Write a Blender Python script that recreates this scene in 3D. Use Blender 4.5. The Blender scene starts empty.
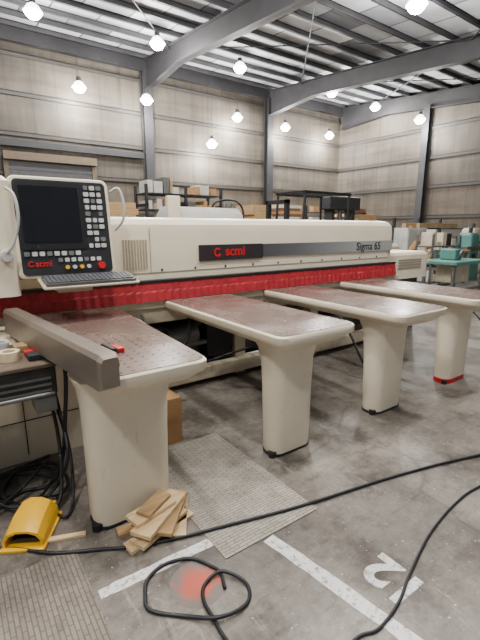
import bpy, bmesh, math, random
from mathutils import Vector, Matrix, Euler
random.seed(7)
C = bpy.context.scene.collection

# ------------------------------------------------------------ materials
def lin(c):
    r=[]
    for v in c:
        v=v/255.0
        r.append(v/12.92 if v<=0.04045 else ((v+0.055)/1.055)**2.4)
    return r
def nt(name):
    m=bpy.data.materials.new(name); m.use_nodes=True
    t=m.node_tree; b=t.nodes['Principled BSDF']
    return m,t,b
def ramp(t,fac,stops):
    r=t.nodes.new('ShaderNodeValToRGB')
    while len(r.color_ramp.elements)<len(stops): r.color_ramp.elements.new(0.5)
    for e,(p,c) in zip(r.color_ramp.elements,stops):
        e.position=p; e.color=(*c,1)
    t.links.new(fac,r.inputs[0]); return r.outputs[0]
def noise(t,scale,detail=4,vec=None,rough=.55):
    n=t.nodes.new('ShaderNodeTexNoise'); n.inputs['Scale'].default_value=scale
    n.inputs['Detail'].default_value=detail; n.inputs['Roughness'].default_value=rough
    if vec is not None: t.links.new(vec,n.inputs['Vector'])
    return n.outputs['Fac']
def pos(t):
    return t.nodes.new('ShaderNodeNewGeometry').outputs['Position']
def mix(t,fac,a,b,mode='MIX'):
    m=t.nodes.new('ShaderNodeMix'); m.data_type='RGBA'; m.blend_type=mode
    if isinstance(fac,(int,float)): m.inputs[0].default_value=fac
    else: t.links.new(fac,m.inputs[0])
    for i,x in ((6,a),(7,b)):
        if isinstance(x,(list,tuple)): m.inputs[i].default_value=(*x[:3],1)
        else: t.links.new(x,m.inputs[i])
    return m.outputs[2]
def mapping(t,vec,scale=(1,1,1),rot=(0,0,0),loc=(0,0,0)):
    m=t.nodes.new('ShaderNodeMapping'); t.links.new(vec,m.inputs[0])
    m.inputs['Scale'].default_value=scale; m.inputs['Rotation'].default_value=rot; m.inputs['Location'].default_value=loc
    return m.outputs[0]
def bump(t,b,h,strength=.2,dist=.01):
    n=t.nodes.new('ShaderNodeBump'); n.inputs['Strength'].default_value=strength; n.inputs['Distance'].default_value=dist
    t.links.new(h,n.inputs['Height']); t.links.new(n.outputs[0],b.inputs['Normal'])
def M(name,c,rough=.5,metal=0,var=.12,scale=6):
    m,t,b=nt(name); c=lin(c)
    o=ramp(t,noise(t,scale,5,pos(t)),[(.3,[x*(1-var) for x in c]),(.7,[min(1,x*(1+var)) for x in c])])
    t.links.new(o,b.inputs['Base Color'])
    b.inputs['Roughness'].default_value=rough; b.inputs['Metallic'].default_value=metal
    return m
def wood(name,c,axis=0):
    m,t,b=nt(name); c=lin(c)
    sc=[14,14,14]; sc[axis]=1.2
    v=mapping(t,pos(t),scale=sc)
    o=ramp(t,noise(t,2.5,6,v),[(.3,[x*.62 for x in c]),(.7,[min(1,x*1.18) for x in c])])
    t.links.new(o,b.inputs['Base Color']); b.inputs['Roughness'].default_value=.65
    return m
def worn_paint(name,c):
    m,t,b=nt(name); c=lin(c); p=pos(t)
    a=ramp(t,noise(t,2.5,5,p),[(.3,[x*.93 for x in c]),(.7,c)])
    s=ramp(t,noise(t,30,7,mapping(t,p,scale=(1,1,.35)),.75),[(.3,(.55,.5,.43)),(.4,(1,1,1))])
    t.links.new(mix(t,.6,a,s,'MULTIPLY'),b.inputs['Base Color']); b.inputs['Roughness'].default_value=.4
    return m
CREAM=worn_paint('cream_paint',(224,212,188))
CREAMD=M('cream_paint_worn',(194,182,158),.5,0,.16,9)
WHITE=M('white_panel',(188,186,180),.5,0,.08)
BLACK=M('black_plastic',(20,20,22),.45,0,.2)
RUBBER=M('black_rubber',(20,21,26),.5,0,.2,20)
DARK=M('dark_steel',(42,42,45),.5,.3,.25)
GREY=M('grey_steel',(104,104,102),.4,.5,.15)
ALU=M('aluminium_rail',(128,117,105),.38,.5,.1)
STRIPE=M('stripe_grey',(104,106,106),.45,0,.05)
LOGOBG=M('stripe_dark',(44,36,38),.4,0,.08)
RED=M('red_rubber',(150,24,34),.6,0,.22,18)
REDP=M('red_paint',(190,20,26),.4,0,.12)
STEEL=M('building_steel',(42,41,44),.6,.1,.2,2)
PURL=M('purlin_steel',(60,60,63),.6,.1,.2,2)
YEL=M('yellow_plastic',(232,176,22),.4,0,.08)
CARD=M('cardboard',(164,126,84),.85,0,.1)
TEAL=M('teal_paint',(74,120,112),.45,0,.1)
ORANGE=M('orange_paint',(160,86,44),.5,0,.1)
PALE=M('pale_key',(190,190,184),.5,0,.1)
GREEN=M('green_key',(70,120,80),.5)
WX=wood('pine_boards_x',(172,138,94),0); WY=wood('pine_boards_y',(164,132,90),1)
WZ=wood('brown_panel',(116,80,52),2); WL=wood('pale_scrap',(222,190,142),0)
WZ2=wood('tan_panel',(166,140,104),2)
TAPE=M('masking_tape',(214,196,158),.7,0,.06)

def floor_mat():
    m,t,b=nt('concrete_floor'); p=pos(t)
    a=ramp(t,noise(t,.9,10,p,.66),[(.3,lin((80,74,68))),(.45,lin((112,105,97))),(.6,lin((138,131,122))),(.76,lin((164,157,147)))])
    g=ramp(t,noise(t,20,8,p,.75),[(.34,(.5,.48,.46)),(.6,(1,1,1))])
    c=mix(t,.65,a,g,'MULTIPLY')
    v=t.nodes.new('ShaderNodeTexVoronoi'); v.feature='DISTANCE_TO_EDGE'; v.inputs['Scale'].default_value=.33
    nn=t.nodes.new('ShaderNodeTexNoise'); nn.inputs['Scale'].default_value=2.2; t.links.new(p,nn.inputs['Vector'])
    wv=mix(t,.35,p,nn.outputs['Color'],'ADD'); t.links.new(wv,v.inputs['Vector'])
    cr=ramp(t,v.outputs['Distance'],[(0,(.4,.38,.36)),(.002,(.55,.53,.5)),(.005,(1,1,1))])
    c=mix(t,.6,c,cr,'MULTIPLY')
    st=ramp(t,noise(t,2.3,8,mapping(t,p,loc=(7,3,0)),.72),[(.38,(.36,.33,.3)),(.5,(1,1,1))])
    c=mix(t,.8,c,st,'MULTIPLY')
    sc=ramp(t,noise(t,3,9,mapping(t,p,scale=(1,5,1),rot=(0,0,.5)),.75),[(.38,(.5,.48,.46)),(.46,(1,1,1))])
    c=mix(t,.6,c,sc,'MULTIPLY')
    sc2=ramp(t,noise(t,2.2,9,mapping(t,p,scale=(6,1,1),rot=(0,0,.2),loc=(4,0,0)),.78),[(.58,(0,0,0)),(.7,(.55,.55,.55))])
    c=mix(t,sc2,c,lin((184,178,168)))
    sp=ramp(t,noise(t,48,3,mapping(t,p,loc=(3,9,0)),.6),[(.66,(0,0,0)),(.72,(1,1,1))])
    c=mix(t,sp,c,lin((196,186,170)))
    t.links.new(c,b.inputs['Base Color'])
    t.links.new(ramp(t,noise(t,4,6,p),[(.3,(.32,)*3),(.7,(.6,)*3)]),b.inputs['Roughness'])
    bump(t,b,noise(t,50,6,p),.2,.003)
    return m
FLOOR=floor_mat()
def wall_mat(name,axis):
    m,t,b=nt(name); p=pos(t)
    a=ramp(t,noise(t,.45,6,p),[(.3,lin((72,66,58))),(.7,lin((100,92,81)))])
    w=t.nodes.new('ShaderNodeTexWave'); w.bands_direction='X' if axis==0 else 'Y'
    w.inputs['Scale'].default_value=.32; t.links.new(p,w.inputs['Vector'])
    rb=ramp(t,w.outputs['Fac'],[(0,(.6,.6,.6)),(.05,(1,1,1))])
    c=mix(t,.6,a,rb,'MULTIPLY')
    sm=ramp(t,noise(t,1.2,7,mapping(t,p,scale=(3,3,.3))),[(.35,(.6,.58,.55)),(.55,(1,1,1))])
    c=mix(t,.6,c,sm,'MULTIPLY')
    sm2=ramp(t,noise(t,.8,7,mapping(t,p,scale=(.3,.3,3),loc=(5,2,1))),[(.38,(.62,.61,.6)),(.55,(1,1,1))])
    c=mix(t,.7,c,sm2,'MULTIPLY')
    sep=t.nodes.new('ShaderNodeSeparateXYZ'); t.links.new(p,sep.inputs[0])
    mr=t.nodes.new('ShaderNodeMapRange'); mr.inputs[1].default_value=0; mr.inputs[2].default_value=9; t.links.new(sep.outputs[2],mr.inputs[0])
    sk=ramp(t,mr.outputs[0],[(.0,(.85,.8,.72)),(.44,(.9,.85,.78)),(.45,(1,1,1)),(.62,(1,1,1)),(.625,(.84,.83,.82)),(.8,(.86,.85,.84)),(.805,(.98,.97,.96)),(1,(.85,.85,.85))])
    c=mix(t,1,c,sk,'MULTIPLY')
    t.links.new(c,b.inputs['Base Color']); b.inputs['Roughness'].default_value=.7
    return m
WALLB=wall_mat('wall_sheeting_x',0); WALLR=wall_mat('wall_sheeting_y',1)
def roof_mat():
    m,t,b=nt('roof_sheeting'); p=pos(t)
    br=t.nodes.new('ShaderNodeTexBrick'); t.links.new(p,br.inputs['Vector'])
    br.inputs['Scale'].default_value=1; br.offset=0.5; br.inputs['Mortar Size'].default_value=.03
    br.inputs['Brick Width'].default_value=1.7; br.inputs['Row Height'].default_value=1.2
    br.inputs['Color1'].default_value=(*lin((104,108,116)),1); br.inputs['Color2'].default_value=(*lin((236,240,246)),1)
    br.inputs['Mortar'].default_value=(*lin((70,72,78)),1)
    br.inputs['Bias'].default_value=.0
    n=ramp(t,noise(t,.5,5,p),[(.35,(.6,.6,.6)),(.6,(1,1,1))])
    t.links.new(mix(t,.8,br.outputs['Color'],n,'MULTIPLY'),b.inputs['Base Color']); b.inputs['Roughness'].default_value=.6
    return m
ROOF=roof_mat()
def table_mat():
    m,t,b=nt('perforated_table_top'); p=pos(t)
    a=ramp(t,noise(t,3,6,p,.6),[(.3,lin((96,79,72))),(.5,lin((108,90,82))),(.7,lin((118,101,93)))])
    v=t.nodes.new('ShaderNodeTexVoronoi'); v.inputs['Scale'].default_value=17; v.inputs['Randomness'].default_value=0
    v.voronoi_dimensions='2D'; t.links.new(p,v.inputs['Vector'])
    d=ramp(t,v.outputs['Distance'],[(0,(.1,.09,.09)),(.11,(.16,.14,.13)),(.17,(1,1,1))])
    c=mix(t,.9,a,d,'MULTIPLY')
    t.links.new(c,b.inputs['Base Color'])
    t.links.new(ramp(t,noise(t,3,7,p),[(.3,(.2,)*3),(.7,(.32,)*3)]),b.inputs['Roughness'])
    return m
TTOP=table_mat()
def rug_mat(name,c1,c2,c3,rot):
    m,t,b=nt(name); p=mapping(t,pos(t),rot=(0,0,rot))
    br=t.nodes.new('ShaderNodeTexBrick'); t.links.new(p,br.inputs['Vector']); br.inputs['Scale'].default_value=1
    br.inputs['Brick Width'].default_value=.08; br.inputs['Row Height'].default_value=.02; br.inputs['Mortar Size'].default_value=.003
    br.inputs['Color1'].default_value=(*lin(c1),1); br.inputs['Color2'].default_value=(*lin(c2),1); br.inputs['Mortar'].default_value=(*lin(c3),1)
    n=ramp(t,noise(t,7,8,p,.7),[(.32,(.6,.58,.56)),(.6,(1,1,1))])
    t.links.new(mix(t,.85,br.outputs['Color'],n,'MULTIPLY'),b.inputs['Base Color']); b.inputs['Roughness'].default_value=.95
    bump(t,b,noise(t,120,3,p),.4,.004)
    return m
RUG1=rug_mat('woven_mat_grey',(170,163,152),(156,149,138),(124,117,107),0)
RUG2=rug_mat('woven_mat_brown',(142,132,121),(130,120,109),(104,95,85),math.pi/2)
def paint_mat(name,c,thr,back=(116,109,101)):
    m,t,b=nt(name); p=pos(t)
    n=ramp(t,noise(t,26,9,p,.8),[(thr-.05,lin(back)),(thr+.05,lin(c))])
    t.links.new(n,b.inputs['Base Color']); b.inputs['Roughness'].default_value=.6
    return m
LINE=paint_mat('worn_white_floor_paint',(216,214,210),.44)
LINE2=paint_mat('faded_white_floor_paint',(212,210,206),.44)
def spot_mat():
    m,t,b=nt('faded_red_floor_paint'); p=pos(t)
    d=t.nodes.new('ShaderNodeVectorMath'); d.operation='DISTANCE'; t.links.new(p,d.inputs[0]); d.inputs[1].default_value=(.76,1.40,0)
    a=t.nodes.new('ShaderNodeMath'); a.operation='MULTIPLY_ADD'; t.links.new(d.outputs['Value'],a.inputs[0]); a.inputs[1].default_value=-3.0; a.inputs[2].default_value=.26
    s=t.nodes.new('ShaderNodeMath'); s.operation='ADD'; t.links.new(a.outputs[0],s.inputs[0]); t.links.new(noise(t,18,9,p,.75),s.inputs[1])
    t.links.new(ramp(t,s.outputs[0],[(.42,lin((112,105,98))),(.62,lin((186,84,66)))]),b.inputs['Base Color']); b.inputs['Roughness'].default_value=.6
    return m
SPOT=spot_mat()
def emis(name,c,s):
    m,t,b=nt(name); b.inputs['Base Color'].default_value=(*c,1)
    b.inputs['Emission Color'].default_value=(*c,1); b.inputs['Emission Strength'].default_value=s
    return m
BULB=emis('lamp_glow',(1,.99,.98),70)
SHADE_GLOW=emis('lamp_shade_added_glow',(1,.98,.95),8)  # emission added to the lamp shades to brighten the roof
SCREEN=M('screen_glass',(14,16,20),.12,0,.2)

# ------------------------------------------------------------ geometry helpers
WL_={}
def fin(bm,name,mat,parent=None,smooth=None,bev=0,seg=2,label=None):
    bmesh.ops.recalc_face_normals(bm,faces=bm.faces[:])
    xs=[v.co for v in bm.verts]
    c=Vector([(min(v[i] for v in xs)+max(v[i] for v in xs))/2 for i in range(3)])
    bmesh.ops.translate(bm,verts=bm.verts[:],vec=-c)
    me=bpy.data.meshes.new(name); bm.to_mesh(me); bm.free()
    me.materials.append(mat)
    ob=bpy.data.objects.new(name,me); C.objects.link(ob)
    WL_[ob.name]=c.copy()
    if parent is not None:
        ob.parent=parent; ob.location=c-WL_[parent.name]
    else: ob.location=c
    if bev>0:
        md=ob.modifiers.new('bevel','BEVEL'); md.width=bev; md.segments=seg; md.limit_method='ANGLE'; md.angle_limit=.6
    if smooth:
        for p in me.polygons: p.use_smooth=True
        me.set_sharp_from_angle(angle=smooth)
    if label: ob['label']=label
    return ob
def top(ob,label,cat,group=None):
    ob['label']=label; ob['category']=cat
    if group: ob['group']=group
    return ob
def thing(name,loc,label,cat,group=None):
    e=bpy.data.objects.new(name,None); e.empty_display_size=.1; e.location=loc; C.objects.link(e)
    WL_[e.name]=Vector(loc); return top(e,label,cat,group)
def struct(ob):
    ob['kind']='structure'; return ob
def node(name,loc,parent):
    e=bpy.data.objects.new(name,None); e.empty_display_size=.1; C.objects.link(e)
    e.parent=parent; e.location=Vector(loc)-WL_[parent.name]; WL_[e.name]=Vector(loc); return e
def abox(bm,x,y,z,mtx=None):
    vs=[Vector((a,b,c)) for a in x for b in y for c in z]
    if mtx is not None: vs=[mtx@v for v in vs]
    v=[bm.verts.new(p) for p in vs]
    for f in ((0,1,3,2),(4,6,7,5),(0,4,5,1),(2,3,7,6),(0,2,6,4),(1,5,7,3)):
        bm.faces.new([v[i] for i in f])
def box(name,x,y,z,mat,parent=None,bev=.004,mtx=None,label=None):
    bm=bmesh.new(); abox(bm,x,y,z,mtx); return fin(bm,name,mat,parent,bev=bev,label=label)
def boxes(name,lst,mat,parent=None,bev=.003,label=None):
    bm=bmesh.new()
    for b in lst: abox(bm,*b)
    return fin(bm,name,mat,parent,bev=bev,label=label)
def rrect(w,h,r,n=5):
    pts=[]
    for cx,cy,a0 in ((w/2-r,h/2-r,0),(-w/2+r,h/2-r,90),(-w/2+r,-h/2+r,180),(w/2-r,-h/2+r,270)):
        for i in range(n+1):
            a=math.radians(a0+90*i/n); pts.append((cx+r*math.cos(a),cy+r*math.sin(a)))
    return pts
def aloft(bm,rings):
    vr=[[bm.verts.new(p) for p in r] for r in rings]
    n=len(vr[0])
    for a,b in zip(vr,vr[1:]):
        for i in range(n): bm.faces.new((a[i],a[(i+1)%n],b[(i+1)%n],b[i]))
    bm.faces.new(vr[0][::-1]); bm.faces.new(vr[-1])
def loft(name,secs,mat,parent=None,bev=0,label=None):
    bm=bmesh.new()
    aloft(bm,[[Vector((cx+p[0],cy+p[1],z)) for p in rrect(w,d,r)] for cx,cy,z,w,d,r in secs])
    return fin(bm,name,mat,parent,smooth=.6,bev=bev,label=label)
def slab(name,w,h,t,r,mtx,mat,parent=None,bev=0,label=None):
    bm=bmesh.new(); rp=rrect(w,h,r)
    aloft(bm,[[mtx@Vector((p[0],p[1],z)) for p in rp] for z in (0,t)])
    return fin(bm,name,mat,parent,smooth=.6,bev=bev,label=label)
def acyl(bm,p0,p1,r0,r1=None,n=20):
    p0=Vector(p0);p1=Vector(p1); r1=r0 if r1 is None else r1
    d=(p1-p0).normalized(); u=d.orthogonal().normalized(); w=d.cross(u)
    aloft(bm,[[p+ (u*math.cos(2*math.pi*i/n)+w*math.sin(2*math.pi*i/n))*r for i in range(n)] for p,r in ((p0,r0),(p1,r1))])
def cyl(name,p0,p1,r,mat,parent=None,r1=None,bev=0,n=20,label=None):
    bm=bmesh.new(); acyl(bm,p0,p1,r,r1,n); return fin(bm,name,mat,parent,smooth=.6,bev=bev,label=label)
def lathe(name,prof,cx,cy,mat,parent=None,n=24,cap=True):
    bm=bmesh.new()
    rings=[[bm.verts.new((cx+r*math.cos(2*math.pi*i/n),cy+r*math.sin(2*math.pi*i/n),z)) for i in range(n)] for r,z in prof]
    for a,b in zip(rings,rings[1:]):
        for i in range(n): bm.faces.new((a[i],a[(i+1)%n],b[(i+1)%n],b[i]))
    if cap: bm.faces.new(rings[0][::-1]); bm.faces.new(rings[-1])
    return fin(bm,name,mat,parent,smooth=.7)
def catmull(P,k=8):
    P=[Vector(p) for p in P]; Q=[P[0]*2-P[1]]+P+[P[-1]*2-P[-2]]; out=[]
    for i in range(1,len(Q)-2):
        a,b,c,d=Q[i-1:i+3]
        for j in range(k):
            t=j/k
            out.append(.5*((2*b)+(c-a)*t+(2*a-5*b+4*c-d)*t*t+(3*b-a-3*c+d)*t**3))
    out.append(P[-1]); return out
def tube(name,P,r,mat,parent=None,k=8,n=8,label=None,smoothpath=True):
    pts=catmull(P,k) if smoothpath else [Vector(p) for p in P]
    bm=bmesh.new(); rings=[]; u=None
    for i,p in enumerate(pts):
        d=(pts[min(i+1,len(pts)-1)]-pts[max(i-1,0)]).normalized()
        u=d.orthogonal().normalized() if u is None else (u-d*u.dot(d)).normalized()
        w=d.cross(u)
        rings.append([p+(u*math.cos(2*math.pi*j/n)+w*math.sin(2*math.pi*j/n))*r for j in range(n)])
    aloft(bm,rings)
    return fin(bm,name,mat,parent,smooth=1.0,label=label)
def text(name,s,size,loc,rot,mat,parent=None,ext=.001,bold=0):
    cu=bpy.data.curves.new(name,'FONT'); cu.body=s; cu.size=size; cu.extrude=ext; cu.offset=bold
    o=bpy.data.objects.new(name+'_tmp',cu); C.objects.link(o)
    bpy.context.view_layer.update()
    me=bpy.data.meshes.new_from_object(o.evaluated_get(bpy.context.evaluated_depsgraph_get()))
    bpy.data.objects.remove(o)
    me.transform(Euler(rot).to_matrix().to_4x4())
    me.materials.clear(); me.materials.append(mat)
    ob=bpy.data.objects.new(name,me); C.objects.link(ob); WL_[ob.name]=Vector(loc)
    if parent is not None: ob.parent=parent; ob.location=Vector(loc)-WL_[parent.name]
    else: ob.location=loc
    return ob

# ------------------------------------------------------------ building shell
YB=21.0; XR=23.5
zr=lambda y: 8.8-.085*(YB-y)
struct(box('floor',(-6,XR+.3),(-4,YB+.3),(-.2,0),FLOOR,bev=0))
struct(box('wall_back',(-6,XR+.3),(YB,YB+.2),(0,10),WALLB,bev=0))
struct(box('wall_right',(XR,XR+.2),(-4,YB),(0,10),WALLR,bev=0))
bm=bmesh.new()
v=[bm.verts.new(p) for p in [(-6,-4,zr(-4)+.93),(XR+.3,-4,zr(-4)+.93),(XR+.3,YB+.2,zr(YB+.2)+.93),(-6,YB+.2,zr(YB+.2)+.93)]]
w=[bm.verts.new(q.co+Vector((0,0,.1))) for q in v]
bm.faces.new(v); bm.faces.new(w)
for i in range(4): bm.faces.new((v[i],v[(i+1)%4],w[(i+1)%4],w[i]))
struct(fin(bm,'ceiling',ROOF))
tn=[0]
def trim(ob):
    tn[0]+=1; ob.name='trim_%d'%tn[0]; return struct(ob)
def ybeam(x):
    bm=bmesh.new()
    ys=[-4,8,17.0,20.6]; dep=[.85,.8,.8,1.35]
    for (a,da),(b,db) in zip(zip(ys,dep),zip(ys[1:],dep[1:])):
        for x0,x1,lo0,hi0,lo1,hi1 in ((x-.02,x+.02,zr(a)+.72-da,zr(a)+.72,zr(b)+.72-db,zr(b)+.72),
                                   (x-.18,x+.18,zr(a)+.72-da,zr(a)+.75-da,zr(b)+.72-db,zr(b)+.75-db),
                                   (x-.18,x+.18,zr(a)+.69,zr(a)+.72,zr(b)+.69,zr(b)+.72)):
            P=[(x0,a,lo0),(x1,a,lo0),(x1,a,hi0),(x0,a,hi0)]; Q=[(x0,b,lo1),(x1,b,lo1),(x1,b,hi1),(x0,b,hi1)]
            aloft(bm,[[Vector(p) for p in P],[Vector(p) for p in Q]])
    return fin(bm,'trim',STEEL)
for x in (1.2,9.07,16.9,23.25): trim(ybeam(x))
for i in range(20):
    y=20.4-1.2*i
    z=zr(y)+.72
    trim(boxes('trim',[((-6,XR),(y-.015,y+.015),(z,z+.2)),((-6,XR),(y-.08,y+.015),(z,z+.02)),((-6,XR),(y-.015,y+.08),(z+.18,z+.2))],PURL,bev=0))
for x0,x1,y0,y1 in ((1.2,9.07,18,9),(9.07,1.2,18,9),(9.07,16.9,18,9),(16.9,9.07,18,9),(16.9,23.2,18,9),(23.2,16.9,18,9),(1.2,9.07,9,1),(9.07,1.2,9,1),(9.07,16.9,9,1),(16.9,9.07,9,1)):
    trim(cyl('trim',(x0,y0,zr(y0)+.62),(x1,y1,zr(y1)+.62),.025,STEEL,n=8))
def column(x,y,h,ax):
    if ax==0: L=[((x-.23,x+.23),(y-.24,y-.2),(0,h)),((x-.23,x+.23),(y+.1,y+.13),(0,h)),((x-.02,x+.02),(y-.2,y+.1),(0,h)),((x-.3,x+.3),(y-.3,y+.15),(0,.03))]
    else: L=[((x-.22,x-.18),(y-.2,y+.2),(0,h)),((x+.1,x+.13),(y-.2,y+.2),(0,h)),((x-.18,x+.1),(y-.02,y+.02),(0,h)),((x-.28,x+.15),(y-.26,y+.26),(0,.03))]
    trim(boxes('trim',L,STEEL,bev=0))
for x in (1.2,9.07,16.9): column(x,20.75,zr(20.75)+.3,0)
for y in (14.3,6.8): column(23.25,y,zr(y)+.1,1)
GIRT=M('girt_steel',(52,49,46),.6)
for z in (2.3,4.0,5.6,7.2,8.7):
    trim(boxes('trim',[((-6,XR),(YB-.1,YB),(z,z+.03)),((-6,XR),(YB-.1,YB-.08),(z-.14,z+.03))],GIRT,bev=0))
    if z<8.5: trim(boxes('trim',[((XR-.1,XR),(-4,YB-.1),(z,z+.03)),((XR-.1,XR-.08),(-4,YB-.1),(z-.14,z+.03))],GIRT,bev=0))
trim(box('trim',(-6,XR),(YB-.35,YB-.1),(zr(YB)+.25,zr(YB)+.9),STEEL,bev=0))
def rolldoor():
    bm=bmesh.new()
    for i in range(30):
        z=.02+i*.15
        abox(bm,(2.7,6.2),(YB-.14-.02*(i%2),YB-.11),(z,z+.145))
    return fin(bm,'door_1',M('door_slats',(66,66,68),.6))
struct(rolldoor())
DF=M('door_frame',(88,74,56),.6)
trim(boxes('trim',[((2.5,2.7),(YB-.2,YB-.11),(0,4.5)),((6.2,6.4),(YB-.2,YB-.11),(0,4.5))],DF,bev=.01))
trim(boxes('trim',[((2.5,6.4),(YB-.4,YB-.17),(4.45,4.78))],DF,bev=.01))
trim(box('trim',(-6,8.8),(YB-.3,YB-.11),(5.0,5.28),STEEL,bev=.01))

# ------------------------------------------------------------ lamps
LAMP_W=860
def lamp(x,y,z):
    L=thing('high_bay_lamp',(x,y,z),'round glowing high bay lamp hanging from the roof','ceiling lamp','high bay lamps under the roof')
    zt=zr(y)+.72
    cyl('rod',(x,y,z+.45),(x,y,zt),.008,DARK,L,n=8)
    lathe('ballast',[(.05,z+.46),(.1,z+.44),(.11,z+.3),(.08,z+.27)],x,y,DARK,L,n=16)
    lathe('lamp_shade',[(.09,z+.28),(.18,z+.22),(.29,z+.06),(.3,z+.03),(.285,z+.05),(.17,z+.2),(.08,z+.26)],x,y,SHADE_GLOW,L,cap=False)
    lathe('bulb',[(.02,z-.18),(.15,z-.15),(.24,z-.06),(.27,z+.02),(.24,z+.05),(.12,z+.12),(.02,z+.13)],x,y,BULB,L)
    li=bpy.data.lights.new('lamp_light','POINT'); li.energy=LAMP_W; li.color=(1,.97,.92); li.shadow_soft_size=.22
    o=bpy.data.objects.new('lamp_light',li); o.location=(0,0,-.5); o.parent=L; C.objects.link(o)
for x,y,z in [(3.43,16.76,8.62),(7.84,16.6,8.62),(11.93,16.76,8.62),(17.9,16.7,8.6),(22.0,17.0,8.6),(22.3,14.2,7.4),
            (5.7,20.1,7.55),(8.6,19.6,7.4),(14.2,20.2,7.55),(17.75,20.2,7.5),(21.6,20.2,7.5),(12.4,20.0,5.95),
            (12.1,8.13,7.9),(7.2,8.1,7.9),(3.2,8.1,7.9),(-1.0,6.5,7.6),(4.8,1.8,7.1),(.6,1.8,7.1),(-2.5,-.5,7.0)]:  # all but the first lamp here are unseen, added to light the machine
    lamp(x,y,z)

# ------------------------------------------------------------ the panel saw
S=thing('panel_saw',(2.6,3.6,0),'long cream industrial panel saw with four perforated support tables','woodworking machine')
def beam():
    bm=bmesh.new()
    prof=[(3.5,1.125),(3.5,1.56),(3.515,1.63),(3.56,1.675),(3.64,1.695),(4.1,1.695),(4.2,1.66),(4.25,1.6),(4.25,1.125)]
    aloft(bm,[[Vector((x,y,z)) for y,z in prof] for x in (.4,4.98)]+[[Vector((5.1,y+(.02 if y<3.6 else 0),1.14+(z-1.14)*.985)) for y,z in prof]]+[[Vector((5.14,y+(.06 if y<3.6 else 0),1.16+(z-1.16)*.94)) for y,z in prof]])
    return fin(bm,'pressure_beam',CREAM,S,smooth=.5)
B=beam()
boxes('beam_seam',[((1.17,5.05),(3.496,3.5),(1.2,1.207)),((1.5,1.506),(3.496,3.5),(1.2,1.6))],M('seam_dull_cream',(140,130,114),.6),B,bev=0)  # seam lines in a darker, duller cream
bm=bmesh.new()
for i in range(9):
    x=1.25+i*.026
    abox(bm,(x,x+.012),(3.49,3.5),(1.24,1.5))
fin(bm,'vent',M('vent_slots',(158,146,124),.5),B)
boxes('hold_down_bolt',[((x,x+.02),(3.492,3.5),(1.215,1.235)) for x in [1.6+.35*i for i in range(10)]],DARK,B,bev=.003)
def grad():
    m,t,b=nt('stripe_gradient'); p=pos(t)
    sep=t.nodes.new('ShaderNodeSeparateXYZ'); t.links.new(p,sep.inputs[0])
    mr=t.nodes.new('ShaderNodeMapRange'); mr.inputs[1].default_value=2.7; mr.inputs[2].default_value=5.1; t.links.new(sep.outputs[0],mr.inputs[0])
    t.links.new(ramp(t,mr.outputs[0],[(0,lin((66,64,66))),(.25,lin((92,92,94))),(.7,lin((150,152,150)))]),b.inputs['Base Color'])
    b.inputs['Roughness'].default_value=.45
    return m
box('stripe',(2.79,5.08),(3.488,3.5),(1.3,1.435),grad(),B,bev=0)
box('badge',(2.0,2.78),(3.484,3.5),(1.285,1.44),LOGOBG,B,bev=.003)
text('lettering','scmi',.135,(2.3,3.482,1.33),(math.pi/2,0,0),REDP,B,bold=.003)
def emblem(cx,y,cz,r,par):
    bm=bmesh.new()
    for k in range(14):
        a0=math.radians(50+k*20); a1=math.radians(50+(k+1)*20)
        P=[]
        for a,q in ((a0,r*.6),(a0,r),(a1,r),(a1,r*.6)): P.append((cx+q*math.cos(a),cz+q*math.sin(a)))
        aloft(bm,[[Vector((p[0],yy,p[1])) for p in P] for yy in (y-.004,y)])
    fin(bm,'emblem',REDP,par)
emblem(2.21,3.484,1.365,.045,B)
text('lettering','Sigma 65',.14,(4.32,3.486,1.322),(math.pi/2,0,0),BLACK,B,bold=.001)
def curtain():
    bm=bmesh.new(); n=150; rows=[]
    off=[random.uniform(-.004,.004) for _ in range(n+1)]
    for j,(z,k) in enumerate(((.957,1.0),(1.035,1.0),(1.05,.3),(1.118,.5))):
        r=[]
        for i in range(n+1):
            x=-.6+i*(5.7/n)
            r.append(bm.verts.new((x,3.405+.03*((z-.958)/.16)-(.010*k if i%2 else 0)+off[i]*k,z)))
        rows.append(r)
    for a,b in zip(rows,rows[1:]):
        for i in range(n): bm.faces.new((a[i],a[i+1],b[i+1],b[i]))
    o=fin(bm,'guard_curtain',RED,S); m=o.modifiers.new('s','SOLIDIFY'); m.thickness=.006
    return o
curtain()
box('curtain_rail',(-.6,5.1),(3.42,3.5),(1.118,1.142),BLACK,S,bev=.003)
box('work_table',(-.6,5.2),(3.43,4.2),(.885,.955),CREAMD,S,bev=.008)
BF=node('base_frame',(3,3.8,0),S)
box('rail',(.9,5.2),(3.5,3.6),(.06,.2),CREAMD,BF,bev=.01)
box('rail',(.9,5.2),(3.46,3.56),(.74,.885),CREAMD,BF,bev=.01)
for x in (1.35,2.5,3.65,4.9):
    box('post',(x,x+.14),(3.6,4.1),(0,.885),CREAMD,BF,bev=.01)
box('back_panel',(.8,5.2),(4.1,4.15),(.02,.885),BLACK,BF)
box('saw_carriage',(2.15,2.48),(3.62,4.0),(.25,.74),DARK,BF,bev=.02)
box('chip_duct',(.95,5.1),(3.8,4.08),(.2,.42),GREY,BF,bev=.02)
cyl('guide_bar',(.9,3.66,.42),(5.15,3.66,.42),.03,GREY,BF)
cyl('guide_bar',(.9,3.76,.6),(5.15,3.76,.6),.03,GREY,BF)
cyl('motor',(1.7,3.7,.52),(2.05,3.7,.52),.11,GREY,BF,bev=.01)
cyl('motor',(3.05,3.7,.5),(3.4,3.7,.5),.1,DARK,BF,bev=.01)
box('valve_box',(2.7,3.0),(3.52,3.7),(.45,.68),CREAMD,BF,bev=.01)
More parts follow.
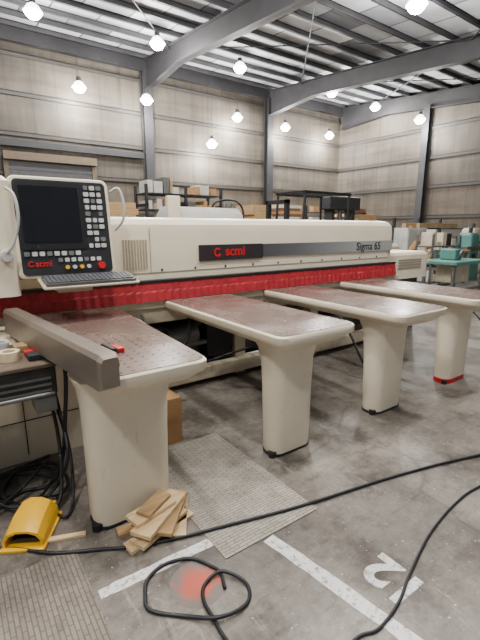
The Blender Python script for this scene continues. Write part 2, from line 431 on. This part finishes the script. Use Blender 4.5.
box('end_pillar',(4.95,5.14),(3.56,4.2),(.955,1.13),CREAMD,S,bev=.01)
tube('tube_guard',[(1.2,3.38,.84),(1.3,3.25,.78),(1.35,3.2,.66),(1.35,3.25,.5),(1.3,3.4,.42),(1.2,3.5,.4)],.035,CREAMD,S,n=12)
LB=loft('side_cabinet',[(-.09,3.2,0,1.62,.44,.05),(-.09,3.2,.82,1.62,.44,.05),(-.09,3.2,.87,1.54,.36,.05)],CREAM,S)
boxes('cabinet_seam',[((.3,.306),(2.974,2.98),(.05,.82)),((-.85,.66),(2.974,2.98),(.3,.306))],DARK,LB,bev=0)
HH=loft('electrics_housing',[(.01,3.40,1.145,.78,.56,.06),(.01,3.40,1.9,.78,.56,.06),(.01,3.40,1.93,.72,.5,.05)],CREAM,S)
cyl('selector_knob',(.33,3.12,1.42),(.33,3.08,1.42),.04,PALE,HH,bev=.005)

# ---- tables
def rounded_poly(P,r,n=5):
    out=[]; N=len(P)
    for i in range(N):
        p=Vector(P[i]); a=(Vector(P[i-1])-p).normalized(); b=(Vector(P[(i+1)%N])-p).normalized()
        rr=r[i] if isinstance(r,(list,tuple)) else r
        p0=p+a*rr; p1=p+b*rr
        for k in range(n+1):
            t=k/n; out.append(p0*(1-t)**2+p*2*t*(1-t)+p1*t*t)
    return out
def inset(P,c,d):
    out=[]
    for p in P:
        v=Vector(p)-c; out.append(c+Vector((v.x*(1-d/.33),v.y*(1-d/.8))))
    return out
def table(P,leg,redbase=False):
    cx=sum(p[0] for p in P)/4; cy=sum(p[1] for p in P)/4
    T=node('support_table',(cx,2.6,0),S); c=Vector((cx,cy))
    R=[.08,.07,.01,.01]
    o=rounded_poly(P,R); i1=inset(o,c,.009); i2=inset(o,c,.014); u=inset(o,c,.07)
    bm=bmesh.new()
    aloft(bm,[[Vector((p[0],p[1],z)) for p in q] for q,z in ((u,.835),(inset(o,c,.03),.872),(inset(o,c,.008),.885),(o,.897),(o,.938),(i1,.948))])
    fin(bm,'table_frame',CREAM,T,smooth=.75)
    bm=bmesh.new()
    aloft(bm,[[Vector((p[0],p[1],z)) for p in q] for q,z in ((i2,.945),(i2,.952))])
    fin(bm,'table_top',TTOP,T,label='brown perforated metal table top')
    x0,x1,y0,y1=leg; w=x1-x0; d=y1-y0; m=(x0+x1)/2; my=(y0+y1)/2
    loft('leg',[(m-.005,my,.02,w-.02,d,.075),(m-.005,my,.06,w-.0,d,.08),(m,my+.01,.5,w+.01,d+.03,.09),(m+.005,my+.02,.68,w+.02,d+.05,.095),(m+.01,my+.03,.78,w+.05,d+.08,.1),(m+.02,my+.04,.85,w+.12,d+.12,.1)],CREAM,T)
    loft('foot',[(m-.005,my,0,w-.0,d,.075),(m-.005,my,.02 if not redbase else .05,w+.005,d+.005,.08)],REDP if redbase else DARK,T,label='red base plate' if redbase else 'dark base plate')
    cyl('adjusting_foot',(x0+.01,y0+.04,0),(x0+.01,y0+.04,.04),.03,BLACK,T)
    return T
T1=table([(.50,1.72),(1.04,1.72),(1.13,3.40),(.32,3.40)],(.48,.93,1.98,2.17))
box('vent_plate',(.938,.945),(2.07,2.12),(.62,.7),STRIPE,T1,bev=.001)
table([(1.59,1.80),(2.30,1.80),(2.30,3.42),(1.59,3.42)],(1.72,2.10,1.99,2.17))
table([(2.75,1.74),(3.42,1.74),(3.42,3.42),(2.75,3.42)],(2.88,3.28,2.01,2.19))
table([(3.95,1.76),(4.62,1.76),(4.62,3.42),(3.95,3.42)],(4.10,4.50,2.03,2.21),True)
a=Vector((.52,1.71,0)); b=Vector((.32,3.12,0)); d=(b-a).normalized(); nrm=Vector((-d.y,d.x,0))
def fence():
    F=node('squaring_fence',(.42,2.5,.9),S)
    prof=[(-.055,.91),(-.055,1.05),(-.04,1.07),(.035,1.07),(.045,1.055),(.045,.91)]
    bm=bmesh.new()
    aloft(bm,[[p+nrm*(-q[0])*s+Vector((0,0,.99+(q[1]-.99)*s)) for q in prof] for p,s in ((a-d*.02,.8),(a,1),(b,1))])
    fin(bm,'rail',ALU,F,smooth=.5)
    bm=bmesh.new()
    aloft(bm,[[p+nrm*(-q[0])+Vector((0,0,q[1])) for q in ((.046,1.0),(.046,1.02),(.049,1.02),(.049,1.0))] for p in (a,b)])
    fin(bm,'scale_strip',DARK,F)
    return F
fence()
cl=node('clamp',(.68,2.1,.955),S)
R=Matrix.Translation((.68,2.12,.952))@Matrix.Rotation(.12,4,'Z')
box('clamp_body',(-.035,.035),(-.05,.05),(0,.025),REDP,cl,mtx=R,bev=.004)
box('clamp_jaw',(-.05,-.02),(-.08,.06),(.002,.04),BLACK,cl,mtx=R,bev=.004)

# ---- control console
CT=Matrix.Translation((.725,3.17,1.60))@Matrix.Rotation(math.radians(90-7),4,'X')
CP=node('control_panel',(.725,3.2,1.6),S)
slab('housing',.67,.70,-.16,.05,CT,CREAM,CP,bev=.012)
slab('bezel',.615,.65,.008,.03,CT,DARK,CP)
slab('screen_bezel',.43,.46,.012,.02,CT@Matrix.Translation((-.08,.08,.004)),BLACK,CP)
slab('screen',.38,.38,.004,.01,CT@Matrix.Translation((-.085,.09,.016)),SCREEN,CP)
for i in range(3):
    for j in range(10):
        if (i,j) in ((1,4),(2,7),(0,8)): continue
        m_=PALE if (i*2+j)%4 else (GREEN if j%2 else STRIPE)
        slab('button',.036 if (i+j)%3 else .028,.030,.008,.006,CT@Matrix.Translation((.165+i*.046,.285-j*.046,.008)),m_,CP)
for i in range(8):
    slab('button',.034,.03,.008,.006,CT@Matrix.Translation((-.27+i*.048,-.178,.008)),PALE if i%3 else STRIPE,CP)
for i in range(7):
    slab('button',.03,.028,.008,.006,CT@Matrix.Translation((-.06+i*.045,-.225,.008)),PALE if i%4 else STRIPE,CP)
E=CT@Matrix.Translation((.2,-.275,.008))
bm=bmesh.new(); acyl(bm,E@Vector((.02,0,0)),E@Vector((.02,0,.035)),.026); fin(bm,'emergency_stop',REDP,CP,smooth=.6)
for i in range(4):
    q=CT@Matrix.Translation((-.02+i*.05,-.278,.008)); bm=bmesh.new(); acyl(bm,q@Vector((0,0,0)),q@Vector((0,0,.02)),.014); fin(bm,'switch',PALE if i%2 else YEL,CP,smooth=.6)
tl=CT@Vector((-.225,-.265,.012))
text('lettering','scmi',.06,tuple(tl),(math.radians(83),0,0),REDP,CP,bold=.001)
te=CT@Vector((-.25,-.246,.012)); emblem(te.x,te.y,te.z,.021,CP)
tube('cable',[(1.05,3.13,1.86),(1.1,3.09,1.88),(1.125,3.07,1.78),(1.115,3.07,1.66),(1.06,3.11,1.58)],.01,PALE,CP)
tube('cable',[(.36,3.06,1.85),(.40,3.02,1.8),(.41,3.02,1.65),(.37,3.05,1.5),(.33,3.08,1.44)],.01,PALE,CP)
KB=Matrix.Translation((.83,3.02,1.235))@Matrix.Rotation(math.radians(10),4,'X')
K=node('keyboard_shelf',(.8,3.1,1.2),S)
slab('tray',.66,.24,-.015,.02,KB,CREAMD,K,bev=.003)
slab('keyboard',.62,.21,.02,.015,KB,GREY,K)
bm=bmesh.new()
for r in range(6):
    for q in range(20):
        abox(bm,(-.295+q*.0295,-.295+q*.0295+.024),(-.085+r*.029,-.085+r*.029+.022),(.02,.028),KB)
fin(bm,'keys',M('keycaps',(84,86,90),.5),K)['kind']='stuff'
box('bracket',(.62,.86),(3.08,3.3),(1.15,1.25),CREAMD,K,bev=.01)
RC=node('transfer_cabinet',(5.6,3.9,0),S)
loft('housing',[(5.75,3.95,.84,1.1,.6,.04),(5.75,3.95,1.2,1.1,.6,.04),(5.75,3.95,1.24,1.04,.54,.04)],CREAM,RC)
box('base',(5.25,6.2),(3.75,4.15),(0,.84),DARK,RC)
boxes('vent',[((5.5,6.1),(3.64,3.65),(1.0+.04*i,1.015+.04*i)) for i in range(4)],M('vent2',(140,130,114),.5),RC,bev=0)
box('control_box',(5.15,5.3),(3.3,3.45),(.3,.8),GREY,RC)
for P,r in (([(2.3,3.3,.85),(2.36,3.15,.6),(2.5,3.1,.3),(2.45,2.95,.03),(2.6,2.8,.02),(2.9,3.05,.02)],.013),
            ([(2.38,3.38,.85),(2.42,3.2,.5),(2.6,3.1,.35),(2.75,3.2,.55),(2.72,3.38,.85)],.012),
            ([(2.5,3.38,.8),(2.52,3.1,.45),(2.66,2.95,.1),(2.8,3.0,.02),(3.1,3.1,.02)],.012),
            ([(3.6,3.38,.85),(3.62,3.0,.5),(3.55,2.7,.2),(3.6,2.6,.02),(3.85,2.75,.02)],.013),
            ([(1.35,3.4,.85),(1.4,3.2,.62),(1.6,3.15,.55),(1.75,3.25,.7),(1.8,3.4,.85)],.014),
            ([(4.75,3.2,.85),(4.9,2.7,.8),(5.1,2.3,.6),(5.4,2.2,.2),(5.7,2.3,.02)],.008),
            ([(1.0,3.6,.1),(1.5,3.42,.3),(2.0,3.42,.28),(2.6,3.44,.33),(3.2,3.42,.27),(4.0,3.44,.3)],.016)):
    tube('hose',P,r,RUBBER,S)

# ------------------------------------------------------------ small stand at the fence
ENAM=M('dark_enamel',(46,45,44),.45,.3,.5,14)
B1=thing('metal_side_tray',(.06,2.6,0),'dark grey metal box stand with a worn wooden top','work stand')
box('tray_box',(-.35,.42),(2.35,2.85),(.69,.86),ENAM,B1,bev=.01)
box('wooden_top',(-.37,.43),(2.33,2.87),(.86,.882),wood('worn_top',(92,76,60),0),B1,bev=.004)
box('post',(-.05,.05),(2.7,2.8),(0,.69),DARK,B1)
box('base_plate',(-.2,.2),(2.6,2.88),(0,.02),DARK,B1)
boxes('vent_slots',[((-.3,.39),(2.342,2.35),(.72+.035*i,.732+.035*i)) for i in range(3)],GREY,B1,bev=0)
box('bracket',(.3,.41),(2.34,2.5),(.6,.69),GREY,B1,bev=.006)
cyl('hinge_bar',(-.3,2.34,.705),(.4,2.34,.705),.012,GREY,B1)
def roll(x,y,z,r,h,mat,lab):
    o=lathe('tape_roll',[(r*.6,z),(r,z),(r,z+h),(r*.6,z+h),(r*.6,z)],x,y,mat,cap=False); top(o,lab,'tape')
roll(.22,2.52,.883,.055,.05,TAPE,'cream masking tape roll on the wooden tray top')
roll(.1,2.74,.883,.05,.04,CARD,'brown parcel tape roll on the tray top')
roll(.2,2.72,.883,.045,.06,PALE,'pale tape roll near the fence on the tray top')
top(box('wood_offcut',(.26,.36),(2.64,2.74),(.883,.92),WX,None,.002),'small pine offcut lying on the tray top','wood')
top(box('wood_offcut',(.0,.2),(2.60,2.64),(.883,.90),WZ,None,.002),'thin brown stick lying on the tray top','wood')
top(box('measuring_block',(.30,.39),(2.42,2.5),(.883,.915),DARK,None,.004),'small dark metal block on the tray top','tool')
top(box('screwdriver_case',(.3,.4),(2.54,2.6),(.883,.91),REDP,None,.006),'small red plastic case on the tray top','tool')
top(box('rag',(-.02,.14),(2.42,2.54),(.883,.9),M('rag_cloth',(120,116,118),.95,0,.3),None,.008),'crumpled grey rag on the tray top','cloth')

PM=Matrix.Translation((.2,2.2,0))@Matrix.Rotation(math.radians(-30),4,'Z')
P=thing('foot_pedal',(.2,2.2,0),'yellow plastic foot pedal with hooded guard on the floor','foot switch')
bm=bmesh.new()
hood=[(-.1,.0),(-.1,.07),(-.075,.115),(-.03,.135),(.03,.135),(.075,.115),(.1,.07),(.1,0),(.086,0),(.086,.065),(.065,.1),(.028,.12),(-.028,.12),(-.065,.1),(-.086,.065),(-.086,0)]
aloft(bm,[[PM@Vector((x*w_,y,z*s)) for x,z in hood] for y,s,w_ in ((-.13,.8,1),(-.03,1.1,1.02),(.08,1.15,.98),(.13,.8,.9))])
fin(bm,'guard',YEL,P,smooth=.5)
box('base',(-.11,.11),(-.15,.14),(0,.018),YEL,P,mtx=PM,bev=.005)
box('back',(-.085,.085),(.1,.125),(.0,.1),YEL,P,mtx=PM,bev=.005)
box('pedal',(-.065,.065),(-.11,.08),(.03,.05),BLACK,P,mtx=PM,bev=.006)

# ------------------------------------------------------------ floor items
top(loft('floor_mat',[(1.26,2.0,0,.64,1.12,.01),(1.26,2.0,.005,.64,1.12,.01)],RUG1),'grey worn woven floor mat','floor mat')
top(loft('floor_mat',[(0.0,1.5,0,.7,.9,.01),(0.0,1.5,.005,.7,.9,.01)],RUG2),'brown worn woven floor mat','floor mat')
def strip(name,a,b,w,mat,lab,z=.0015):
    a=Vector(a);b=Vector(b);d=(b-a).normalized()*(w/2);n=Vector((-d.y,d.x))
    bm=bmesh.new(); K=14; L=[];
    for s in (1,-1):
        for i in range(K+1):
            t=i/K if s==1 else 1-i/K
            p=a.lerp(b,t)+n*s*random.uniform(.85,1.08); L.append(p)
    aloft(bm,[[Vector((p.x,p.y,q)) for p in L] for q in (0.0002,z)])
    return top(fin(bm,name,mat),lab,'floor marking')
strip('painted_floor_line',(.37,1.60),(.94,1.585),.062,LINE,'worn white painted line on the concrete')
strip('painted_floor_line',(1.205,1.43),(1.345,.5),.074,LINE,'worn white painted line running across the concrete')
t_=text('painted_number','12',.27,(1.60,.75,.0015),(0,0,math.pi/2),LINE2,ext=.0006,bold=.009); top(t_,'white stencilled number on the concrete floor','floor marking')
bm=bmesh.new(); L=[Vector((.76+.13*math.cos(i/24*6.283),1.40+.13*math.sin(i/24*6.283),0)) for i in range(24)]
aloft(bm,[[p+Vector((0,0,z)) for p in L] for z in (.0003,.0010)])
top(fin(bm,'paint_spot',SPOT),'faded red paint smudge on the concrete','floor marking')

def cable(P,r,lab):
    return top(tube('power_cable',[(p[0],p[1],(p[2] if len(p)>2 else r+.001)) for p in P],r,RUBBER),lab,'cable')
cable([(-.3,2.28),(.037,2.158),(.25,1.97),(.45,1.857),(.6,1.775),(.8,1.70),(1.083,1.616,.016),(1.504,1.507,.014),(2.1,1.393),(2.604,1.272),(2.95,1.168),(3.6,1.0)],.009,'long black power cable snaking across the floor')
cable([(.84,1.297),(.87,1.38),(.857,1.437),(.794,1.541),(.677,1.579),(.58,1.55),(.535,1.48),(.52,1.392),(.628,1.281),(.738,1.18,.026),(.877,1.179),(.935,1.266),(.874,1.374,.022),(.78,1.37),(.73,1.3),(.72,1.19),(.713,1.105),(.72,.8)],.0085,'black cable coiled in loops on the floor')
cable([(.7,.72),(1.103,.80),(1.244,.775),(1.42,.80),(1.597,.859),(1.92,.947),(2.272,.996),(2.573,.993),(3.2,.9)],.007,'thin black cable curving over the concrete')
cable([(.46,2.42,.9),(.47,2.36,.8),(.45,2.4,.5),(.43,2.5,.2),(.35,2.55,.03),(.2,2.6),(.05,2.5)],.012,'black cable hanging beside the metal tray')
cable([(.42,2.9,.84),(.44,2.7,.6),(.44,2.35,.35),(.38,2.42,.1),(.25,2.42,.02),(.1,2.5,.02)],.01,'second black cable hanging by the table leg')
cable([(.46,2.9,.8),(.46,2.6,.5),(.47,2.45,.25),(.43,2.3,.03),(.36,2.2,.02),(.3,2.35,.02)],.009,'black lead drooping beside the machine leg')
cable([(.4,2.6,.68),(.42,2.5,.4),(.4,2.4,.15),(.34,2.32,.02),(.2,2.42),(.1,2.62,.03),(.22,2.84,.03),(.42,2.78,.035),(.45,2.5,.04),(.36,2.36,.04)],.011,'black cable looped on the floor by the leg')
cable([(-.1,2.7,.68),(-.02,2.62,.35),(.05,2.5,.1),(.15,2.4,.05),(.3,2.45,.05),(.40,2.68,.05),(.25,2.82,.03),(.0,2.8,.02),(-.1,2.5,.02),(0,2.36)],.009,'tangled black cable under the metal tray')
cable([(.22,2.32,.03),(.26,2.4,.06),(.38,2.42,.03),(.4,2.6,.02),(.2,2.8,.02),(-.1,2.75,.02),(-.3,2.5)],.006,'thin cable leading to the foot pedal')
cable([(-.3,2.6),(-.05,2.42,.03),(.15,2.5,.07),(.3,2.6,.12),(.42,2.85,.06),(.3,2.9,.02),(.1,2.88),(-.1,2.9)],.011,'thick black cable tangled with others')
def scrap(c,l,w,h,z,ang,m,tilt=0):
    Mx=Matrix.Translation((c[0],c[1],z+h/2))@Matrix.Rotation(math.radians(ang),4,'Z')@Matrix.Rotation(math.radians(tilt),4,'Y')
    o=box('wood_scrap',(-l/2,l/2),(-w/2,w/2),(-h/2,h/2),m,None,.002,mtx=Mx)
    top(o,'pale pine board offcut in a pile by the machine leg','wood','wood offcuts by the machine leg')
scrap((.76,1.81),.40,.085,.022,0,10,WL)
scrap((.90,1.86),.36,.09,.022,0,60,WL)
scrap((.68,1.90),.24,.07,.02,0,-8,WX)
scrap((.76,1.81),.34,.1,.022,.0225,22,WL)
scrap((.85,1.85),.36,.1,.022,.045,48,WX)
scrap((.78,1.85),.38,.12,.024,.068,34,WL)
scrap((.74,1.87),.26,.11,.022,.0925,14,WL)
scrap((.76,1.88),.2,.085,.02,.115,30,WX)
scrap((.33,2.05),.2,.03,.015,0,-20,WL)
cb=thing('cardboard_box',(1.14,2.77,0),'brown cardboard box standing under the machine','box')
box('box_body',(.96,1.31),(2.60,2.94),(0,.36),CARD,cb,bev=.003)
box('flap',(.96,1.31),(2.595,2.60),(.2,.365),CARD,cb,bev=0)
box('tape_strip',(1.12,1.17),(2.60,2.94),(.36,.362),TAPE,cb,bev=0)

# ------------------------------------------------------------ background contents
RK=thing('panel_rack',(8.1,15.5,0),'steel upright rack for storing sheet panels','rack')
for x in (6.4,8.05,9.7):
    boxes('upright',[((x-.05,x+.05),(14.95,15.05),(0,3.2)),((x-.05,x+.05),(16.0,16.1),(0,3.2)),((x-.04,x+.04),(14.95,16.1),(2.4,2.5)),((x-.04,x+.04),(14.95,16.1),(.1,.2))],DARK,RK)
for z in (1.5,2.3,2.9): box('shelf',(6.4,9.7),(14.96,16.06),(z-.05,z),DARK,RK)
for z0,hm in ((2.301,.5),(2.901,.65),(1.501,.6)):
    x=6.5
    while x<9.5:
        t=random.uniform(.12,.42); h=random.uniform(.2,hm)
        if not (7.95<x+t*.9+.03 and x<8.15):
            m=random.choice([WHITE,WZ2,CARD,CREAMD,WHITE,WX,GREY])
            top(box('sheet_panel',(x,x+t*.88),(15.05+random.uniform(0,.2),15.9),(z0,z0+h),m,None,.005),'small panel offcuts and cartons standing on the rack shelf','board','goods on the panel rack shelves')
        x+=t
def stack(x0,x1,y0,y1,n,th,m,lab,grp,z=0):
    for k in range(n):
        dx=random.uniform(-.06,.06)
        mm=random.choice(m) if isinstance(m,list) else m
        top(box('board',(x0+dx,x1+dx),(y0,y1),(z+k*(th+.004),z+k*(th+.004)+th),mm,None,.003),lab,'board',grp)
stack(4.1,5.6,14,15,12,.2,WX,'thick tan wood pack piled near the roller door','timber packs near the roller door')
stack(1.9,3.4,16,17,8,.25,WZ,'brown wood pack piled near the roller door','brown packs near the roller door')
stack(9.9,10.8,13,14.2,20,.12,[WX,WZ2,WX],'pale pine board pack in a tall stack','timber packs in a tall stack')
stack(11.2,12.4,13,14.2,22,.11,[WX,WZ,WHITE],'board pack in a high mixed stack','board packs in a high mixed stack')
stack(12.9,14.4,15,16.2,20,.13,[WY,WZ2],'tan timber pack in a high stack','timber packs in a high stack')
stack(18.5,21.5,10.5,12,11,.16,WHITE,'white laminate board stacked flat','white boards stacked flat')
stack(20.5,22.6,5.5,8,10,.14,WY,'pine board pack against the wall','pine packs against the wall')
stack(17.0,19.5,14.5,16,15,.15,[WX,WZ],'brown timber pack near the corner','timber packs near the corner')
def lumber_rack(x0,x1,y,h,lv,lab):
    R_=thing('lumber_rack',((x0+x1)/2,y,0),lab,'rack')
    for x in (x0,(x0+x1)/2,x1):
        box('upright',(x-.05,x+.05),(y+.5,y+.6),(0,h),DARK,R_)
        box('base_foot',(x-.05,x+.05),(y-.5,y+.5),(0,.1),DARK,R_)
        for z in lv: box('arm',(x-.03,x+.03),(y-.45,y+.5),(z-.06,z),DARK,R_)
    for z in lv:
        yy=y-.42
        while yy<y+.25:
            w_=random.uniform(.12,.26); n_=random.randint(1,3); m=random.choice([WX,WZ2,WX,WZ,WHITE])
            e=random.uniform(0,.7)
            top(box('lumber',(x0-.2+e,x1+.1-random.uniform(0,.7)),(yy,yy+w_-.02),(z+.001,z+.001+.09*n_),m,None,.004),
                {WX.name:'pale pine planks lying on a rack arm',WZ2.name:'tan planks lying on a rack arm',WZ.name:'brown planks lying on a rack arm',WHITE.name:'white boards lying on a rack arm'}[m.name],'lumber','lumber on the cantilever racks')
            yy+=w_
lumber_rack(14.8,18.2,9.6,2.0,(.6,1.1,1.6),'low dark cantilever rack loaded with lumber')
lumber_rack(13.6,16.6,13.4,2.6,(1.2,1.8,2.3),'tall dark cantilever rack holding long boards')
EM=thing('edge_machine',(6.1,10.3,0),'long cream woodworking machine with rounded hood','woodworking machine')
loft('body',[(6.1,10.3,0,2.6,.9,.05),(6.1,10.3,1.3,2.6,.9,.05)],CREAMD,EM)
loft('hood',[(6.0,10.3,1.3,2.5,.8,.1),(6.0,10.3,1.95,2.45,.78,.15),(6.0,10.3,2.15,2.3,.6,.2)],WHITE,EM)
box('control_box',(4.75,5.1),(9.8,9.95),(1.5,2.4),CREAM,EM,bev=.02)
tube('hose',[(6.2,10.1,2.1),(6.3,10.0,2.3),(6.6,9.95,2.36),(6.95,9.95,2.34),(7.2,10,2.15),(7.25,10,1.8),(7.2,10,1.5)],.03,BLACK,EM,n=12)
cyl('dust_port',(7.0,10.4,2.1),(7.0,10.4,2.3),.12,GREY,EM)
FK=thing('forklift',(7.0,7.2,0),'black forklift with open overhead guard','forklift')
loft('body',[(7.2,7.2,.25,1.9,1.0,.1),(7.2,7.2,.9,1.9,1.0,.12),(7.0,7.2,1.15,1.2,.95,.12)],ORANGE,FK)
loft('counterweight',[(8.1,7.2,.3,.5,1.0,.12),(8.1,7.2,1.15,.45,.95,.12)],DARK,FK)
for x,y in ((6.45,6.75),(6.45,7.65),(8.0,6.75),(8.0,7.65)):
    tube('guard_post',[(x,y,.9),(x+(.1 if x<7 else -.02),y,2.35)],.03,BLACK,FK,smoothpath=False)
boxes('guard_roof',[((6.5+.22*i,6.56+.22*i),(6.75,7.65),(2.36,2.4)) for i in range(7)]+[((6.5,8.02),(6.72,6.78),(2.34,2.4)),((6.5,8.02),(7.62,7.68),(2.34,2.4))],BLACK,FK)
boxes('mast',[((6.1,6.2),(6.85,6.93),(.1,2.2)),((6.1,6.2),(7.47,7.55),(.1,2.2)),((6.1,6.2),(6.85,7.55),(2.12,2.2)),((6.1,6.2),(6.85,7.55),(1.2,1.28))],DARK,FK)
for y in (6.9,7.4): boxes('fork',[((5.1,6.1),(y,y+.1),(.1,.14)),((6.02,6.1),(y,y+.1),(.1,.7))],DARK,FK)
loft('seat',[(7.4,7.2,1.15,.5,.5,.08),(7.4,7.2,1.3,.5,.5,.08)],BLACK,FK)
box('seat_back',(7.6,7.7),(6.95,7.45),(1.3,1.75),BLACK,FK,bev=.03)
for x in (6.5,7.9):
    for y in (6.62,7.62): cyl('wheel',(x,y,.3),(x,y+.18,.3),.3,RUBBER,FK,bev=.03,n=28)
DP=thing('press_machine',(13.2,11.6,0),'tall dark press machine with two columns','machine')
box('base',(12.4,14.0),(11.2,12.0),(0,1.1),DARK,DP,bev=.03)
for x in (12.5,13.7): box('column',(x,x+.2),(11.4,11.8),(1.1,2.7),DARK,DP,bev=.02)
box('head',(12.3,14.1),(11.3,11.9),(2.3,2.8),DARK,DP,bev=.04)
cyl('ram',(13.2,11.6,2.4),(13.2,11.6,1.5),.1,GREY,DP)
def small_machine(x,y,h,mat,kind):
    Q=thing(kind[0],(x,y,0),kind[1],'woodworking machine')
    loft('stand',[(x,y,0,.7,.55,.04),(x,y,h*.6,.6,.45,.04),(x,y,h*.65,.75,.55,.04)],mat,Q)
    box('table',(x-.6,x+.6),(y-.3,y+.3),(h*.66,h*.72),GREY,Q,bev=.006)
    loft('head',[(x,y,h*.72,.55,.5,.06),(x,y,h*.95,.52,.46,.08),(x,y,h,.4,.36,.08)],mat,Q)
    cyl('dust_port',(x+.1,y,h),(x+.1,y,h+.15),.06,DARK,Q)
    cyl('hand_wheel',(x-.1,y-.29,h*.5),(x-.1,y-.26,h*.5),.1,DARK,Q)
small_machine(8.35,5.9,1.25,CREAMD,('cream_planer','small cream thickness planer with hand wheel'))
small_machine(13.6,6.6,1.45,TEAL,('teal_planer','teal thickness planer with grey table'))
small_machine(15.4,7.4,1.6,CREAMD,('cream_shaper','cream spindle shaper with rounded hood'))
small_machine(12.2,4.8,1.25,TEAL,('teal_jointer','teal jointer on a tapered stand'))
small_machine(10.9,4.3,1.1,GREY,('grey_sander','grey bench sander on a tapered stand'))
small_machine(7.0,5.3,1.0,DARK,('dark_grinder','dark pedestal grinder with grey table'))
TM=thing('teal_shaper',(8.9,4.6,0),'teal cast-iron table machine on steel legs','woodworking machine')
box('table',(8.3,9.7),(4.2,5.0),(.86,.93),TEAL,TM,bev=.01)
boxes('stand',[((x,x+.06),(y,y+.06),(0,.86)) for x in (8.35,9.55) for y in (4.25,4.88)]+[((8.35,9.6),(4.27,4.3),(.3,.36)),((8.35,9.6),(4.9,4.93),(.3,.36))],GREY,TM)
box('motor_housing',(8.7,9.3),(4.4,4.85),(.45,.86),CREAMD,TM,bev=.03)
box('head',(8.8,9.1),(4.5,4.85),(.93,1.16),TEAL,TM,bev=.03)
cyl('hand_wheel',(8.95,4.42,1.06),(8.95,4.45,1.06),.08,GREY,TM)
cyl('dust_port',(9.2,4.7,.93),(9.2,4.7,1.15),.05,PALE,TM)
WB=thing('workbench',(11.2,6.4,0),'wooden workbench with steel legs crowded with parts','workbench')
box('bench_top',(10.2,12.6),(6.0,6.9),(.9,.97),WX,WB)
for lx in (10.25,12.45):
    for ly in (6.05,6.77): box('leg',(lx,lx+.08),(ly,ly+.08),(0,.9),GREY,WB)
for k in range(10):
    x=10.3+k*.23; h=random.uniform(.1,.5)
    top(loft('container',[(x,6.3+random.uniform(-.1,.3),.971,.17,.17,.04),(x,6.3,.971+h,.15,.15,.04)],random.choice([CARD,WHITE,TEAL,GREY,CREAMD,DARK,ORANGE]),None),'small storage tub standing on the workbench','container','tubs on the workbench')
for k,(x,y,h,m) in enumerate(((9.6,8.4,1.5,CREAMD),(11.3,8.4,1.7,GREY),(13.0,8.3,1.6,WHITE))):
    cbn=thing('tool_cabinet',(x,y,0),['cream metal tool cabinet','grey metal tool cabinet','white metal tool cabinet'][k],'cabinet')
    box('cabinet_body',(x-.55,x+.55),(y-.3,y+.3),(0,h),m,cbn,bev=.01)
    for s in (-1,1):
        dr=box('door',(x+s*.27-.25,x+s*.27+.25),(y-.32,y-.3),(.1,h-.06),m,cbn,bev=.005)
        box('handle',(x+s*.06-.01,x+s*.06+.01),(y-.35,y-.32),(h*.5,h*.5+.12),DARK,dr,bev=.003)
SH=thing('steel_shelving',(9.9,5.5,0),'open grey steel shelving with boxes and parts','shelving')
for x in (9.3,10.5):
    for y in (5.3,5.7): box('post',(x,x+.04),(y,y+.04),(0,1.45),GREY,SH)
for z in (.3,.75,1.15): box('shelf',(9.3,10.54),(5.3,5.74),(z,z+.03),GREY,SH)
for k in range(15):
    z=(.331,.781,1.181)[k//5]; x=9.38+(k%5)*.22; m=random.choice([CARD,WX,WHITE,CREAMD,DARK,TEAL])
    top(box('storage_box',(x,x+.17),(5.36,5.66),(z,z+random.uniform(.1,.32)),m,None,.008),'small storage box on open steel shelving','box','boxes on the steel shelving')

# ------------------------------------------------------------ world + camera
w=bpy.data.worlds.new('world'); bpy.context.scene.world=w; w.use_nodes=True
w.node_tree.nodes['Background'].inputs[0].default_value=(.86,.92,1,1)
w.node_tree.nodes['Background'].inputs[1].default_value=.32
cam=bpy.data.cameras.new('camera'); co=bpy.data.objects.new('camera',cam); C.objects.link(co)
co.location=(0,0,1.6); co.rotation_euler=(math.radians(90-12.65),0,-math.atan2(.58,.8145))
cam.sensor_fit='VERTICAL'; cam.sensor_height=36; cam.lens=410/640*36; cam.clip_end=200
bpy.context.scene.camera=co
